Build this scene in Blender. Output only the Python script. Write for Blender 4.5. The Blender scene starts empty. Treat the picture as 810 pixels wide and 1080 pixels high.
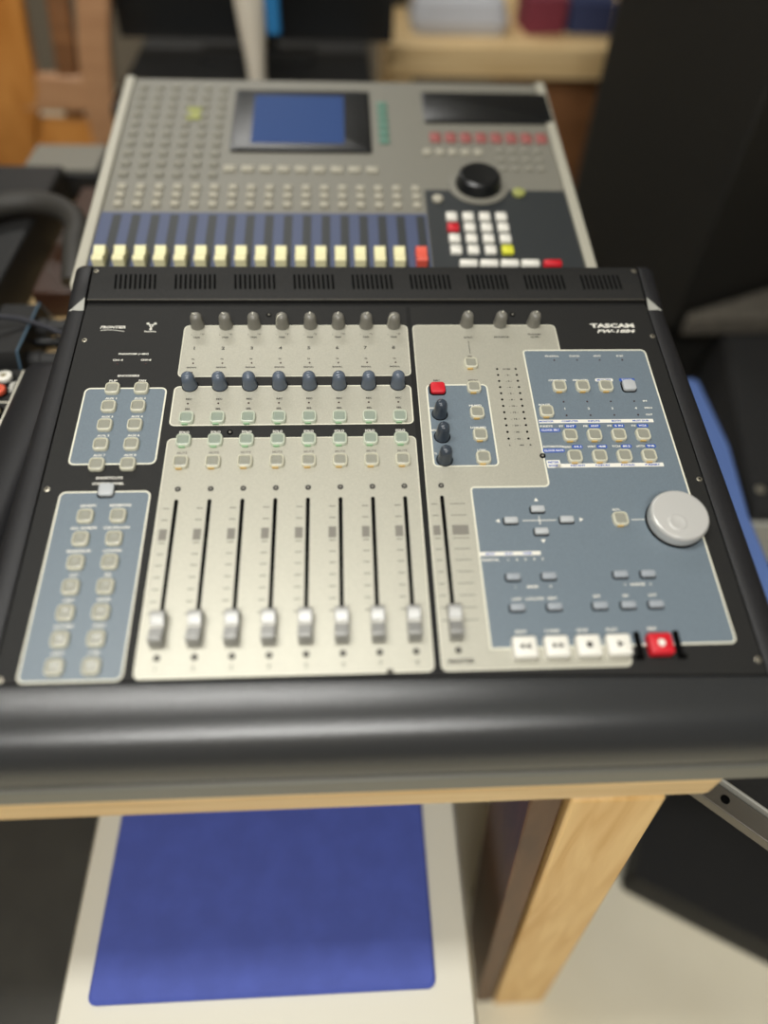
import bpy, math, random
from mathutils import Vector, Matrix
random.seed(4)
C = bpy.context.scene.collection
D = bpy.data
TILT = math.radians(9)
CT, ST = math.cos(TILT), math.sin(TILT)
DESK = 0.74

# ---------------------------------------------------------------- materials
def lin(c):
    c = c / 255.0
    return c / 12.92 if c <= 0.04045 else ((c + 0.055) / 1.055) ** 2.4

def mat(name, rgb, rough=0.5, metal=0.0, speck=0.0, scale=900.0, bump=0.0, bscale=None, coat=0.0, emit=None, spec=0.5, trans=0.0, tone2=None):
    m = D.materials.new(name); m.use_nodes = True
    nt = m.node_tree; b = nt.nodes['Principled BSDF']
    col = (lin(rgb[0]), lin(rgb[1]), lin(rgb[2]), 1)
    b.inputs['Base Color'].default_value = col
    b.inputs['Roughness'].default_value = rough
    b.inputs['Metallic'].default_value = metal
    b.inputs['Specular IOR Level'].default_value = spec
    b.inputs['Coat Weight'].default_value = coat
    b.inputs['Transmission Weight'].default_value = trans
    if emit:
        b.inputs['Emission Color'].default_value = (lin(emit[0]), lin(emit[1]), lin(emit[2]), 1)
        b.inputs['Emission Strength'].default_value = emit[3]
    if speck or bump or tone2:
        tc = nt.nodes.new('ShaderNodeTexCoord')
        n = nt.nodes.new('ShaderNodeTexNoise'); n.inputs['Scale'].default_value = scale; n.inputs['Detail'].default_value = 3
        nt.links.new(tc.outputs['Object'], n.inputs['Vector'])
        if speck or tone2:
            r = nt.nodes.new('ShaderNodeValToRGB')
            r.color_ramp.elements[0].position = 0.38; r.color_ramp.elements[1].position = 0.66
            if tone2: c2 = (lin(tone2[0]), lin(tone2[1]), lin(tone2[2]), 1)
            else: c2 = tuple(min(1, x * (1 + speck)) for x in col[:3]) + (1,)
            c1 = col if tone2 else tuple(x * (1 - speck) for x in col[:3]) + (1,)
            r.color_ramp.elements[0].color = c1; r.color_ramp.elements[1].color = c2
            nt.links.new(n.outputs['Fac'], r.inputs['Fac']); nt.links.new(r.outputs['Color'], b.inputs['Base Color'])
        if bump:
            n2 = n
            if bscale:
                n2 = nt.nodes.new('ShaderNodeTexNoise'); n2.inputs['Scale'].default_value = bscale; n2.inputs['Detail'].default_value = 2
                nt.links.new(tc.outputs['Object'], n2.inputs['Vector'])
            bp = nt.nodes.new('ShaderNodeBump'); bp.inputs['Strength'].default_value = bump; bp.inputs['Distance'].default_value = 0.0006
            nt.links.new(n2.outputs['Fac'], bp.inputs['Height']); nt.links.new(bp.outputs['Normal'], b.inputs['Normal'])
    return m

def wood(name, a, b_, sx=1.5, sy=30, sz=30, rough=0.5):
    m = D.materials.new(name); m.use_nodes = True
    nt = m.node_tree; b = nt.nodes['Principled BSDF']
    tc = nt.nodes.new('ShaderNodeTexCoord'); mp = nt.nodes.new('ShaderNodeMapping')
    mp.inputs['Scale'].default_value = (sx, sy, sz)
    n = nt.nodes.new('ShaderNodeTexNoise'); n.inputs['Scale'].default_value = 2.2; n.inputs['Detail'].default_value = 5; n.inputs['Distortion'].default_value = 0.7
    r = nt.nodes.new('ShaderNodeValToRGB'); r.color_ramp.elements[0].position = 0.3; r.color_ramp.elements[1].position = 0.7
    r.color_ramp.elements[0].color = (lin(a[0]), lin(a[1]), lin(a[2]), 1); r.color_ramp.elements[1].color = (lin(b_[0]), lin(b_[1]), lin(b_[2]), 1)
    nt.links.new(tc.outputs['Object'], mp.inputs['Vector']); nt.links.new(mp.outputs['Vector'], n.inputs['Vector'])
    nt.links.new(n.outputs['Fac'], r.inputs['Fac']); nt.links.new(r.outputs['Color'], b.inputs['Base Color'])
    b.inputs['Roughness'].default_value = rough
    return m

M = dict(
    face=mat('black_powder_coat', (34, 34, 33), 0.6, spec=0.3, speck=0.35, scale=1400, bump=0.35),
    cheek=mat('black_cheek_plastic', (34, 34, 36), 0.45, spec=0.35, speck=0.2, scale=1200, bump=0.25),
    rest=mat('wrist_rest_plastic', (46, 48, 50), 0.27, spec=0.75, speck=0.12, scale=1500, bump=0.18),
    chassis=mat('grey_steel_chassis', (122, 122, 114), 0.5, metal=0.2),
    gap=mat('dark_gap', (8, 8, 8), 0.8),
    slot=mat('slot_black', (6, 6, 6), 0.9, spec=0.1),
    silver=mat('silver_panel_paint', (184, 182, 168), 0.42, metal=0.3, speck=0.06, scale=1100, bump=0.08),
    cream=mat('cream_line', (228, 226, 208), 0.5),
    blue=mat('slate_blue_panel', (110, 123, 133), 0.42, speck=0.05, scale=900, bump=0.05),
    white=mat('white_print', (232, 230, 220), 0.6),
    darkprint=mat('dark_print', (44, 42, 40), 0.6),
    greyprint=mat('grey_print', (128, 125, 116), 0.6),
    blueprint=mat('blue_print', (38, 84, 178), 0.5),
    trim=mat('grey_knob_plastic', (120, 118, 110), 0.28),
    enc=mat('slate_knob_plastic', (92, 102, 116), 0.2),
    eqk=mat('dark_slate_knob_plastic', (60, 68, 78), 0.2),
    rubber=mat('milky_button_rubber', (212, 210, 190), 0.3, coat=0.2),
    insert=mat('button_centre', (148, 148, 136), 0.3, coat=0.3),
    greenrub=mat('greenish_button_rubber', (204, 212, 194), 0.3, coat=0.2),
    greenins=mat('greenish_button_centre', (144, 155, 142), 0.3, coat=0.3),
    amber=mat('amber_lens', (206, 172, 104), 0.4),
    green=mat('green_lens', (148, 190, 148), 0.4),
    greybtn=mat('grey_button_plastic', (184, 188, 190), 0.35),
    smallbtn=mat('small_grey_button', (156, 163, 170), 0.35),
    redbtn=mat('red_button_plastic', (206, 30, 44), 0.4),
    whitebtn=mat('white_button_plastic', (236, 234, 224), 0.4),
    led=mat('dark_led', (60, 34, 34), 0.3),
    fader=mat('silver_fader_plastic', (160, 160, 157), 0.38, metal=0.45),
    wheel=mat('brushed_silver_wheel', (216, 216, 213), 0.34, metal=0.35),
    steel=mat('screw_steel', (170, 165, 150), 0.35, metal=0.8),
    facet=mat('light_grey_trim_and_lit_facet', (168, 168, 160), 0.45),
    mixgrey=mat('warm_grey_mixer_paint', (126, 124, 114), 0.5, speck=0.05, scale=600),
    mixlight=mat('light_grey_mixer_trim', (178, 175, 160), 0.45),
    mixblue=mat('blue_fader_field', (72, 82, 112), 0.5),
    mixdark=mat('charcoal_mixer_panel', (46, 50, 52), 0.5),
    bezel=mat('black_bezel', (20, 22, 24), 0.3),
    lcd=mat('blue_lcd', (46, 70, 118), 0.5, spec=0.1, emit=(44, 80, 150, 0.1)),
    cap=mat('cream_fader_cap', (240, 234, 186), 0.45),
    redcap=mat('red_fader_cap', (226, 92, 72), 0.45),
    mixbtn=mat('pale_grey_button', (176, 172, 156), 0.5),
    greybut2=mat('mid_grey_button', (144, 142, 130), 0.5),
    yelgreen=mat('yellow_green_button', (158, 162, 92), 0.5),
    tealbtn=mat('teal_button', (96, 138, 122), 0.5),
    redrow=mat('red_row_button', (156, 88, 84), 0.5),
    yellow=mat('yellow_button', (222, 222, 60), 0.5),
    desk=wood('pale_plywood', (206, 172, 118), (232, 204, 154), 2, 22, 40),
    leg=wood('pine_leg', (214, 170, 104), (236, 200, 138), 26, 26, 2),
    darkwood=wood('brown_wood', (110, 72, 42), (140, 96, 60), 3, 20, 20),
    legshade=wood('leg_shade_wood', (74, 48, 28), (98, 66, 40), 20, 20, 3),  # dark tone standing for shade on the leg's left side
    deepbrown=mat('deep_brown_lacquer', (56, 34, 22), 0.4),
    orange=wood('orange_varnished_wood', (176, 112, 44), (206, 142, 70), 10, 10, 3, 0.4),
    tan=wood('tan_wood', (172, 128, 92), (190, 146, 108), 3, 20, 20, 0.4),
    black=mat('matte_black', (24, 24, 24), 0.6, speck=0.2, scale=300),
    speaker=mat('black_speaker_vinyl', (34, 33, 30), 0.55, speck=0.2, scale=250, bump=0.2),
    carpet=mat('black_case_carpet', (34, 34, 34), 0.95, speck=0.9, scale=420, bump=1.0),
    fuzz=mat('brownish_grey_carpet', (92, 87, 78), 0.95, speck=0.6, scale=300, bump=1.0),
    rubberblack=mat('black_rubber', (34, 34, 34), 0.6),
    bluebox=mat('periwinkle_plastic', (92, 118, 176), 0.45),
    royal=mat('royal_blue_fabric', (72, 88, 172), 0.7, speck=0.06, scale=40),
    whitebox=mat('off_white_plastic', (222, 219, 204), 0.5),
    loop=mat('loop_rubber', (50, 48, 44), 0.6),
    darkcase=mat('dark_olive_grey_case', (56, 55, 50), 0.7, speck=0.1, scale=20),
    floor=mat('cream_floor', (238, 230, 204), 0.7, tone2=(246, 239, 216), scale=3),
    wall=mat('grey_wall', (120, 112, 100), 0.9),
    ceil=mat('white_ceiling', (225, 222, 214), 0.9),
    gold=mat('brass_nut', (206, 196, 160), 0.3, metal=0.9),
    redjack=mat('orange_red_jack', (222, 92, 62), 0.5),
    cable=mat('dark_cable', (34, 36, 46), 0.45),
    blueedge=mat('blue_edge_trim', (78, 104, 124), 0.4),
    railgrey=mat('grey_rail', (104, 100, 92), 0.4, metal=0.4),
    cupwhite=mat('white_cup_plastic', (226, 220, 206), 0.5),
    cupblue=mat('bright_blue_label', (36, 118, 178), 0.5),
    paper=mat('white_paper', (196, 198, 204), 0.8),
    magenta=mat('dark_red_box', (128, 50, 66), 0.7),
    navy=mat('navy_box', (44, 54, 92), 0.7),
    lamp=mat('lamp_diffuser', (240, 240, 235), 0.6, emit=(255, 250, 238, 3.0)),
)

# ---------------------------------------------------------------- geometry
class G:
    def __init__(s): s.v = []; s.f = []; s.m = []
    def add(s, v, f, m=0):
        o = len(s.v); s.v += [tuple(p) for p in v]; s.f += [tuple(i + o for i in q) for q in f]; s.m += [m] * len(f); return s
    def prism(s, poly, z0, z1, m=0):
        n = len(poly); v = [(x, y, z0) for x, y in poly] + [(x, y, z1) for x, y in poly]
        f = [tuple(range(n - 1, -1, -1)), tuple(range(n, 2 * n))] + [(i, (i + 1) % n, n + (i + 1) % n, n + i) for i in range(n)]
        return s.add(v, f, m)
    def loft(s, rings, m=0, cap0=True, cap1=True, closed=True):
        n = len(rings[0]); v = [p for r in rings for p in r]; f = []
        for k in range(len(rings) - 1):
            for i in range(n if closed else n - 1):
                j = (i + 1) % n; f.append((k * n + i, k * n + j, (k + 1) * n + j, (k + 1) * n + i))
        if cap0: f.append(tuple(range(n - 1, -1, -1)))
        if cap1: f.append(tuple(range((len(rings) - 1) * n, len(rings) * n)))
        return s.add(v, f, m)
    def lathe(s, prof, c=(0, 0, 0), seg=28, m=0, axis='z'):
        rings = []
        for r, z in prof:
            ring = []
            for i in range(seg):
                a = 2 * math.pi * i / seg; p = (r * math.cos(a), r * math.sin(a), z)
                if axis == 'x': p = (p[2], p[0], p[1])
                if axis == 'y': p = (p[1], p[2], p[0])
                ring.append((c[0] + p[0], c[1] + p[1], c[2] + p[2]))
            rings.append(ring)
        return s.loft(rings, m)
    def box(s, x0, x1, y0, y1, z0, z1, m=0):
        return s.prism([(x0, y0), (x1, y0), (x1, y1), (x0, y1)], z0, z1, m)
    def tube(s, pts, r, seg=10, m=0):
        pts = [Vector(p) for p in pts]; rings = []; up = None
        for i, p in enumerate(pts):
            t = (pts[min(i + 1, len(pts) - 1)] - pts[max(i - 1, 0)]).normalized()
            if up is None: up = Vector((0, 0, 1)) if abs(t.z) < .9 else Vector((1, 0, 0))
            a = t.cross(up).normalized(); b = a.cross(t).normalized(); up = b
            rings.append([tuple(p + (a * math.cos(2 * math.pi * k / seg) + b * math.sin(2 * math.pi * k / seg)) * r) for k in range(seg)])
        return s.loft(rings, m)
    def yzprism(s, prof, x0, x1, m=0):       # profile of (y,z), swept along x
        n = len(prof); v = [(x0, y, z) for y, z in prof] + [(x1, y, z) for y, z in prof]
        f = [tuple(range(n)), tuple(range(2 * n - 1, n - 1, -1))] + [(i, n + i, n + (i + 1) % n, (i + 1) % n) for i in range(n)]
        return s.add(v, f, m)

def rrect(w, h, r, z=None, cx=0, cy=0, k=4):
    r = min(r, w / 2 - 1e-4, h / 2 - 1e-4); out = []
    for ox, oy, a0 in ((w / 2 - r, h / 2 - r, 0), (-w / 2 + r, h / 2 - r, 90), (-w / 2 + r, -h / 2 + r, 180), (w / 2 - r, -h / 2 + r, 270)):
        for i in range(k + 1):
            a = math.radians(a0 + 90 * i / k); p = (cx + ox + r * math.cos(a), cy + oy + r * math.sin(a))
            out.append(p if z is None else (p[0], p[1], z))
    return out

def rpoly(pts, rad, k=5):
    out = []; n = len(pts); rad = rad if isinstance(rad, (list, tuple)) else [rad] * n
    for i in range(n):
        p = Vector(pts[i]); a = (Vector(pts[i - 1]) - p); b = (Vector(pts[(i + 1) % n]) - p)
        a.normalize(); b.normalize(); r = rad[i]
        if r <= 0: out.append(tuple(p)); continue
        ang = a.angle(b); d = r / math.tan(ang / 2); c = p + (a + b).normalized() * (r / math.sin(ang / 2))
        p0 = p + a * d; p1 = p + b * d; v0 = p0 - c; v1 = p1 - c
        t = v0.angle_signed(v1)
        for j in range(k + 1):
            th = -t * j / k
            out.append((c.x + v0.x * math.cos(th) - v0.y * math.sin(th), c.y + v0.x * math.sin(th) + v0.y * math.cos(th)))
    return out

def mesh(name, g, mats, scale=0.001, bevel=0, smooth=35, seg=2):
    me = D.meshes.new(name)
    me.from_pydata([(x * scale, y * scale, z * scale) for x, y, z in g.v], [], g.f)
    for m in (mats if isinstance(mats, (list, tuple)) else [mats]): me.materials.append(m)
    me.polygons.foreach_set('material_index', g.m)
    bm_fix(me)
    if smooth:
        me.polygons.foreach_set('use_smooth', [True] * len(me.polygons)); me.set_sharp_from_angle(angle=math.radians(smooth))
    o = D.objects.new(name, me); C.objects.link(o)
    if bevel:
        b = o.modifiers.new('bevel', 'BEVEL'); b.width = bevel * scale; b.segments = seg; b.limit_method = 'ANGLE'; b.angle_limit = math.radians(40)
    return o

import bmesh
def bm_fix(me):
    bm = bmesh.new(); bm.from_mesh(me); bmesh.ops.recalc_face_normals(bm, faces=bm.faces); bm.to_mesh(me); bm.free(); me.update()

def tag(o, label=None, cat=None, group=None, kind=None):
    if label: o['label'] = label
    if cat: o['category'] = cat
    if group: o['group'] = group
    if kind: o['kind'] = kind
    return o

def empty(name, loc, label, cat, rot=(0, 0, 0), group=None):
    o = D.objects.new(name, None); C.objects.link(o); o.location = loc; o.rotation_euler = rot; o.empty_display_size = 0.05
    return tag(o, label, cat, group)

def PW(x, y, z):                       # tilted control-panel coordinates in mm -> metres in the room
    x, y, z = x / 1000 - .259, y / 1000, z / 1000
    return Vector((x, y * CT - z * ST, .8677 + y * ST + z * CT))

class Rig:
    """Parts of a tilted device: placed in the device's own panel coordinates (mm)."""
    def __init__(s, root, mapper, rot): s.root = root; s.map = mapper; s.rot = rot; s.at = {}
    def place(s, o, parent=None, at=(0, 0, 0)):
        if parent is None:
            o.parent = s.root; o.location = s.map(*at) - s.root.location; o.rotation_euler = s.rot
        else:
            p = s.at[parent.name]; o.parent = parent; o.location = tuple((a - b) / 1000 for a, b in zip(at, p))
        s.at[o.name] = at
        return o
    def part(s, name, g, mats, parent=None, at=(0, 0, 0), **k):
        lab = k.pop('label', None); o = s.place(mesh(name, g, mats, **k), parent, at)
        if lab: o['label'] = lab
        return o
    def dup(s, src, at, parent=None):
        o = src.copy(); C.objects.link(o); s.place(o, parent, at)
        a0 = s.at[src.name]
        for ch in [c for c in D.objects if c.parent == src]:
            c = ch.copy(); C.objects.link(c); c.parent = o; s.at[c.name] = at
        return o

# lettering -------------------------------------------------------------
_tc = {}
def text_geo(s, h, xs=1.1, bold=0.0, italic=0.0, space=1.0):
    key = (s, h, xs, bold, italic, space)
    if key not in _tc:
        cu = D.curves.new('t', 'FONT'); cu.body = s; cu.size = 1; cu.resolution_u = 2; cu.offset = bold; cu.shear = italic; cu.space_character = space
        cu.align_x = 'CENTER'; cu.align_y = 'CENTER'; cu.fill_mode = 'FRONT'
        o = D.objects.new('t', cu); C.objects.link(o)
        bpy.context.view_layer.update()
        me = D.meshes.new_from_object(o.evaluated_get(bpy.context.evaluated_depsgraph_get()))
        v = [tuple(p.co) for p in me.vertices]; f = [tuple(p.vertices) for p in me.polygons]
        D.objects.remove(o); D.curves.remove(cu); D.meshes.remove(me)
        k = h / 0.70
        xs_ = [p[0] for p in v]; ys = [p[1] for p in v]; cx = (min(xs_) + max(xs_)) / 2; cy = (min(ys) + max(ys)) / 2
        _tc[key] = ([((p[0] - cx) * k * xs, (p[1] - cy) * k) for p in v], f)
    return _tc[key]
def text(g, s, x, y, h, z=.62, m=0, xs=1.15, bold=.034, width=None, italic=0.0, align='C'):
    v, f = text_geo(s, h, xs, bold, italic)
    w = max(p[0] for p in v) - min(p[0] for p in v)
    k = width / w if width else 1
    if align == 'L': x += w * k / 2
    g.add([(p[0] * k + x, p[1] + y, z) for p in v], f, m)
def bar(g, x0, x1, y0, y1, z, m=0, r=0): g.prism(rrect(x1 - x0, y1 - y0, r, None, (x0 + x1) / 2, (y0 + y1) / 2) if r else [(x0, y0), (x1, y0), (x1, y1), (x0, y1)], z - .1, z, m)

# ================================================================ CONTROL SURFACE
root = empty('control_surface', (0, 0, DESK), 'wide black audio control surface with silver fader panels, jog wheel and wrist rest', 'mixing desk')
R = Rig(root, PW, (TILT, 0, 0))

g = G().yzprism([(-412.6, -43), (-416.6, -62.4), (25.5, -132.4), (46, -4), (-352, -4), (-357, -40)], -17, 535)
R.part('chassis', g, M['chassis'], bevel=1.2, label='grey steel lower chassis')
def bow(x): return 2 + .0001 * x - 3e-5 * x * x
face = R.part('face_plate', G().prism([(518 * i / 16, -354.6 + bow(518 * i / 16)) for i in range(17)] + [(518, -1), (0, -1)], -4, 0), M['face'], bevel=.5)
# channel divide groove
R.part('groove', G().box(290.2, 294.4, -354, -4, -.2, .12), M['gap'], face)

prof = [(2.4, -4), (2.4, 2.2), (3.6, 3.0), (41.5, 6.2), (45, 5.2), (47, 2), (46.5, -6), (30, -8)]
strip = R.part('rear_strip', G().yzprism(prof, .6, 517.4), M['face'], bevel=.6)
R.part('lip', G().box(.8, 517.2, 2.5, 3.3, 2.3, 3.05), M['railgrey'], strip, label='thin pale grey edge')  # paler grey line along the front of the rear strip
R.part('seam', G().box(.2, 517.8, -1.2, 2.6, -4, -1.2), M['gap'], strip)
# nine groups of nine vent slots
gv = G()
def sz(y): return 3.0 + (y - 3.6) * 3.2 / 37.9
for k in range(9):
    x = (k - 4) * 4.45
    gv.add([(x - 1.05 + .6, -9, sz(15.5) + .15), (x + 1.05 + .6, -9, sz(15.5) + .15), (x + 1.05 - .6, 9, sz(33.5) + .15), (x - 1.05 - .6, 9, sz(33.5) + .15)], [(0, 1, 2, 3)])
v0 = R.part('vent', gv, M['slot'], strip, at=(41.3, 24.5, 0), smooth=0)
for i in range(1, 9): R.dup(v0, (41.3 + 54.7 * i, 24.5, 0), strip)

# wrist rest
wp = [(-355.6, -1, 1), (-357, -.6, 1), (-376, -2.2, .5), (-386, -4.5, .2), (-393, -8, 0), (-399.5, -13.5, 0), (-404.5, -20.5, 0), (-408, -28, 0), (-409.8, -36, 0), (-410, -42, 0), (-407, -45, 0), (-396, -45, 0), (-355, -30, 0)]
xs_ = [-22 + 562 * i / 20 for i in range(21)]
R.part('wrist_rest', G().loft([[(x, y + bow(x) * k, z) for y, z, k in wp] for x in xs_]), M['rest'], smooth=50, label='dark grey rounded wrist rest')

# side cheeks
def cheek(sg):
    x0 = 0 if sg < 0 else 518
    rings = []
    for y, dz, w in ((-355.4, 0, 22), (-200, 0, 21), (-8, 0, 18), (4, 3.4, 17.5), (42, 6.4, 17), (48, 3.5, 16), (50, -3, 15)):
        cs = [(.8, -30), (.8, .2), (1.3, .6), (w * .62, .5), (w * .8, -.6), (w * .93, -3.2), (w, -8), (w + 1, -30), (w + 1, -58), (.8, -58)]
        rings.append([(x0 + sg * x, y + (bow(x0) if y < -300 else 0) + (min(0, z + 3) * .158 - 1 if y > 40 else 0), z + dz) for x, z in cs])
    return R.part('side_cheek', G().loft(rings), M['cheek'], smooth=50)
for sg in (-1, 1):
    ck = cheek(sg); e = 0 if sg < 0 else 518
    tri = [(e + sg * 1.0, -8.8, .75), (e + sg * 14.2, -8.8, .15), (e + sg * 1.0, 4.2, 4.3)]
    low = [(p[0], p[1], p[2] - 1.2) for p in tri]
    R.part('lit_corner_facet', G().loft([low, tri]), M['facet'], ck, label='triangular cheek facet coloured light grey as if lit')  # facet catches light; that brightness is put into its grey colour

# screws
gs = G().lathe([(2.3, 0), (2.3, .35), (1.7, .6), (0.01, .6)], seg=16).lathe([(.95, .61), (.95, .66), (.01, .66)], seg=6, m=1)
sc0 = R.part('screw', gs, [M['steel'], M['slot']], at=(5.9, -45, 0))
for p in ((5.0, -201, 0), (515, -42, 0), (515, -199.8, 0), (514.8, -350, 0), (4.5, -350, 0), (4.3, 37, 6.0), (514, 38.5, 6.0)): R.dup(sc0, p)
gh = G().lathe([(2.4, 0), (2.4, .55), (1.6, .56), (0.01, .56)], seg=16).lathe([(1.1, .57), (1.1, .7), (.01, .7)], seg=6, m=1)
hs = R.part('recessed_screw', gh, [M['slot'], M['greyprint']], at=(139.3, -148, -.1))
for p in ((391.5, -175.5, .6), (389, -14, 0), (260, -351.8, 0), (165, -14, -.1)): R.dup(hs, p)

# plates ---------------------------------------------------------------
def plate(name, pts, rad, top, z, edge=1.3, label=None, edgemat='cream'):
    outer = rpoly(pts, rad)
    base = R.part(name, G().prism(outer, -.1, z), M[top], label=label, smooth=0)
    # raised outline
    n = len(outer); inner = []
    A = sum(outer[i][0] * outer[(i + 1) % n][1] - outer[(i + 1) % n][0] * outer[i][1] for i in range(n)); sg = 1 if A > 0 else -1
    for i in range(n):
        a = Vector(outer[i - 1]); b = Vector(outer[i]); c = Vector(outer[(i + 1) % n])
        t = (c - a); t.normalize(); inner.append((b.x - sg * t.y * edge, b.y + sg * t.x * edge))
    # proper corner offset for zero-radius corners is not needed: all radii are positive
    rings = [[(x, y, z - .05) for x, y in outer], [(x, y, z + .12) for x, y in outer], [(x, y, z + .12) for x, y in inner], [(x, y, z - .05) for x, y in inner]]
    g = G().loft(rings + [rings[0]], cap0=False, cap1=False)
    R.part('outline', g, M[edgemat], base, smooth=0)
    return base
def rect(x0, y0, x1, y1): return [(x0, y0), (x1, y0), (x1, y1), (x0, y1)]
p1 = plate('trim_plate', rect(90.8, -88.6, 290.4, -27.6), 4.5, 'silver', .3, .7, 'silver plate behind the input trim knobs')
p2 = plate('encoder_plate', rect(89.6, -141.2, 289.4, -98.9), 4.5, 'silver', .3, 1.0, 'silver plate of the select buttons')
p3 = plate('fader_plate', rect(90.2, -352.2, 290, -153.8), 4.5, 'silver', .3, .7, 'silver plate of the eight channel faders')
p4 = plate('master_plate', rect(294.8, -352.2, 426.2, -27.6), 4.5, 'silver', .3, .7, 'silver plate of the master section')
e1 = plate('encoder_button_panel', rect(16.2, -179, 84, -100.2), 5, 'blue', .45, 1.3, 'slate blue panel of the encoder buttons')
e2 = plate('shortcut_panel', rect(15.4, -352.8, 83.8, -203.6), 5, 'blue', .45, 1.3, 'slate blue panel of the shortcut buttons')
e3 = plate('equalizer_panel', rect(302, -185.2, 355.3, -98.9), 4.5, 'blue', .55, 1.3, 'slate blue panel of the equalizer knobs')
bl = [(391.6, -59), (503.6, -59), (503.6, -338), (329.3, -338), (329.3, -204.3), (391.6, -204.3)]
e4 = plate('transport_panel', bl, [3.5, 5, 4.5, .4, 3.5, 3.5], 'blue', .55, 1.3, 'slate blue panel of the clock, locate and transport sections')

# lettering on the face plate -------------------------------------------
g = G(); T = lambda *a, **k: text(g, *a, **k)
T('FRONTIER', 28, -29.2, 2.9, z=.16, italic=.25, bold=.03, width=22)
for i in range(10):
    x = 17.5 + i * 2.1; y0 = -33.2 + 1.1 * math.sin(i / 9 * math.pi) - (i / 9) * .9
    x2 = x + 2.1; y2 = -33.2 + 1.1 * math.sin((i + 1) / 9 * math.pi) - ((i + 1) / 9) * .9
    g.add([(x, y0 - .25, .16), (x2, y2 - .25, .16), (x2, y2 + .25, .16), (x, y0 + .25, .16)], [(0, 1, 2, 3)])
R.part('maker_logo', g, M['white'], face, smooth=0); g = G()
def disc(g, x, y, r, z, m=0, k=14, r0=0):
    if r0:
        v = [(x + r * math.cos(2 * math.pi * i / k), y + r * math.sin(2 * math.pi * i / k), z) for i in range(k)] + [(x + r0 * math.cos(2 * math.pi * i / k), y + r0 * math.sin(2 * math.pi * i / k), z) for i in range(k)]
        g.add(v, [(i, (i + 1) % k, k + (i + 1) % k, k + i) for i in range(k)], m)
    else: g.add([(x + r * math.cos(2 * math.pi * i / k), y + r * math.sin(2 * math.pi * i / k), z) for i in range(k)], [tuple(range(k))], m)
# three-lobed emblem over small word
disc(g, 61.3, -27.6, 1.8, .16, r0=.9)
for a in (40, 140, 270):
    ax, ay = math.cos(math.radians(a)), math.sin(math.radians(a))
    p0 = (61.3 + ax * 1.6, -27.6 + ay * 1.6); p1_ = (61.3 + ax * 4.2, -27.6 + ay * 4.2)
    g.add([(p0[0] - ay * .5, p0[1] + ax * .5, .16), (p0[0] + ay * .5, p0[1] - ax * .5, .16), (p1_[0] + ay * .7, p1_[1] - ax * .7, .16), (p1_[0] - ay * .7, p1_[1] + ax * .7, .16)], [(0, 1, 2, 3)])
    disc(g, p1_[0], p1_[1], 1.3, .16)
T('FireWire', 61.2, -34.6, 1.6, z=.16, width=10)
R.part('interface_logo', g, M['white'], face, smooth=0); g = G()
T('PHANTOM (+48V)', 50.5, -61.8, 1.9, z=.16, width=25.5)
T('CH1-4', 38.2, -68.6, 1.9, z=.16, width=8.6); T('CH5-8', 62, -68.6, 1.9, z=.16, width=8.6)
T('ENCODERS', 49.8, -86.6, 2.1, z=.16, width=18, bold=.03)
T('FLIP', 38, -92.2, 1.9, z=.3, width=6.4); T('PAN', 62.2, -92.2, 1.9, z=.3, width=6)
T('SHORTCUTS', 50.2, -191.2, 2.2, z=.16, width=20.5, bold=.03); T('CONTROL PANEL', 50, -196.4, 2.0, z=.16, width=24)
for i in range(8): T('SOLO', 102.7 + 25.0 * i, -147.5, 2.1, z=.16, width=8, bold=.03)
R.part('lettering', g, M['white'], face, smooth=0); g = G()
T('TASCAM', 480, -28.6, 4.7, z=.16, width=41, bold=.045)
T('FW-1884', 482.3, -35.6, 3.7, z=.16, width=36, bold=.035, italic=.3)
R.part('model_logo', g, M['white'], face, smooth=0)
g = G().lathe([(.8, 0), (.8, .25), (.01, .3)], seg=10)
ld = R.part('indicator', g, M['led'], at=(38.4, -73, 0))
for p in [(62.3, -73, 0)] + [(102.6 + 25 * i, y, .3) for i in range(8) for y in (-73.0, -83.6, -117.8)] + [(418.6 + 20.45 * i, y, .6) for i in range(4) for y in (-71.6, -119.2, -134.1)]: R.dup(ld, p)

# lettering on plates
g = G(); T = lambda *a, **k: text(g, *a, **k)
for i in range(8):
    x = 102.5 + 24.95 * i
    T('TRIM', x, -42.4, 1.5, z=.42, width=5.8); T(str(i + 1), x - .6, -55.3, 3.4, z=.42, bold=.03)
    T('OL', x - .4, -68.2, 1.5, z=.42, width=2.8); T('SIGNAL', x - .5, -77.8, 1.5, z=.42, width=9)
    T('L', x - 4.6, -39, 1.0, z=.42); T('R', x + 5.4, -39, 1.0, z=.42); bar(g, x + 3.0, x + 6.6, -38.2, -37.9, .42)
R.part('lettering', g, M['darkprint'], p1, smooth=0)
g = G()
for i in range(8):
    x = 103 + 25 * i
    T('REC', x, -113.2, 1.7, z=.42, width=5); T('SEL', x, -123.6, 1.7, z=.42, width=4.6)
R.part('lettering', g, M['darkprint'], p2, smooth=0)
g = G(); g2 = G()
for i in range(8):
    x = 103.3 + 25 * i
    T('MUTE', x, -168.4, 1.9, z=.42, width=8)
    T(str(i + 1), x + .6, -348.2 + 3, 3.2, z=.42, bold=.02)
    for y in (-220, -230.1, -249.1 - .6, -258.4 - .6, -268.2, -277.7, -287.2, -296.6, -306): bar(g, x - 8.9, x - 4.1, y - .45, y + .45, .42)
    bar(g2, x - 9.4, x - 3.6, -249.6 + 2.6, -238.6, .42); bar(g, x - 9.4, x - 3.6, -247.4, -246.8, .42); bar(g, x - 9.4, x - 3.6, -238.6, -238.0, .42)
o = R.part('lettering', g, M['greyprint'], p3, smooth=0); o = R.part('reference_mark', g2, M['greyprint'], p3, smooth=0)
g = G()
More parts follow.
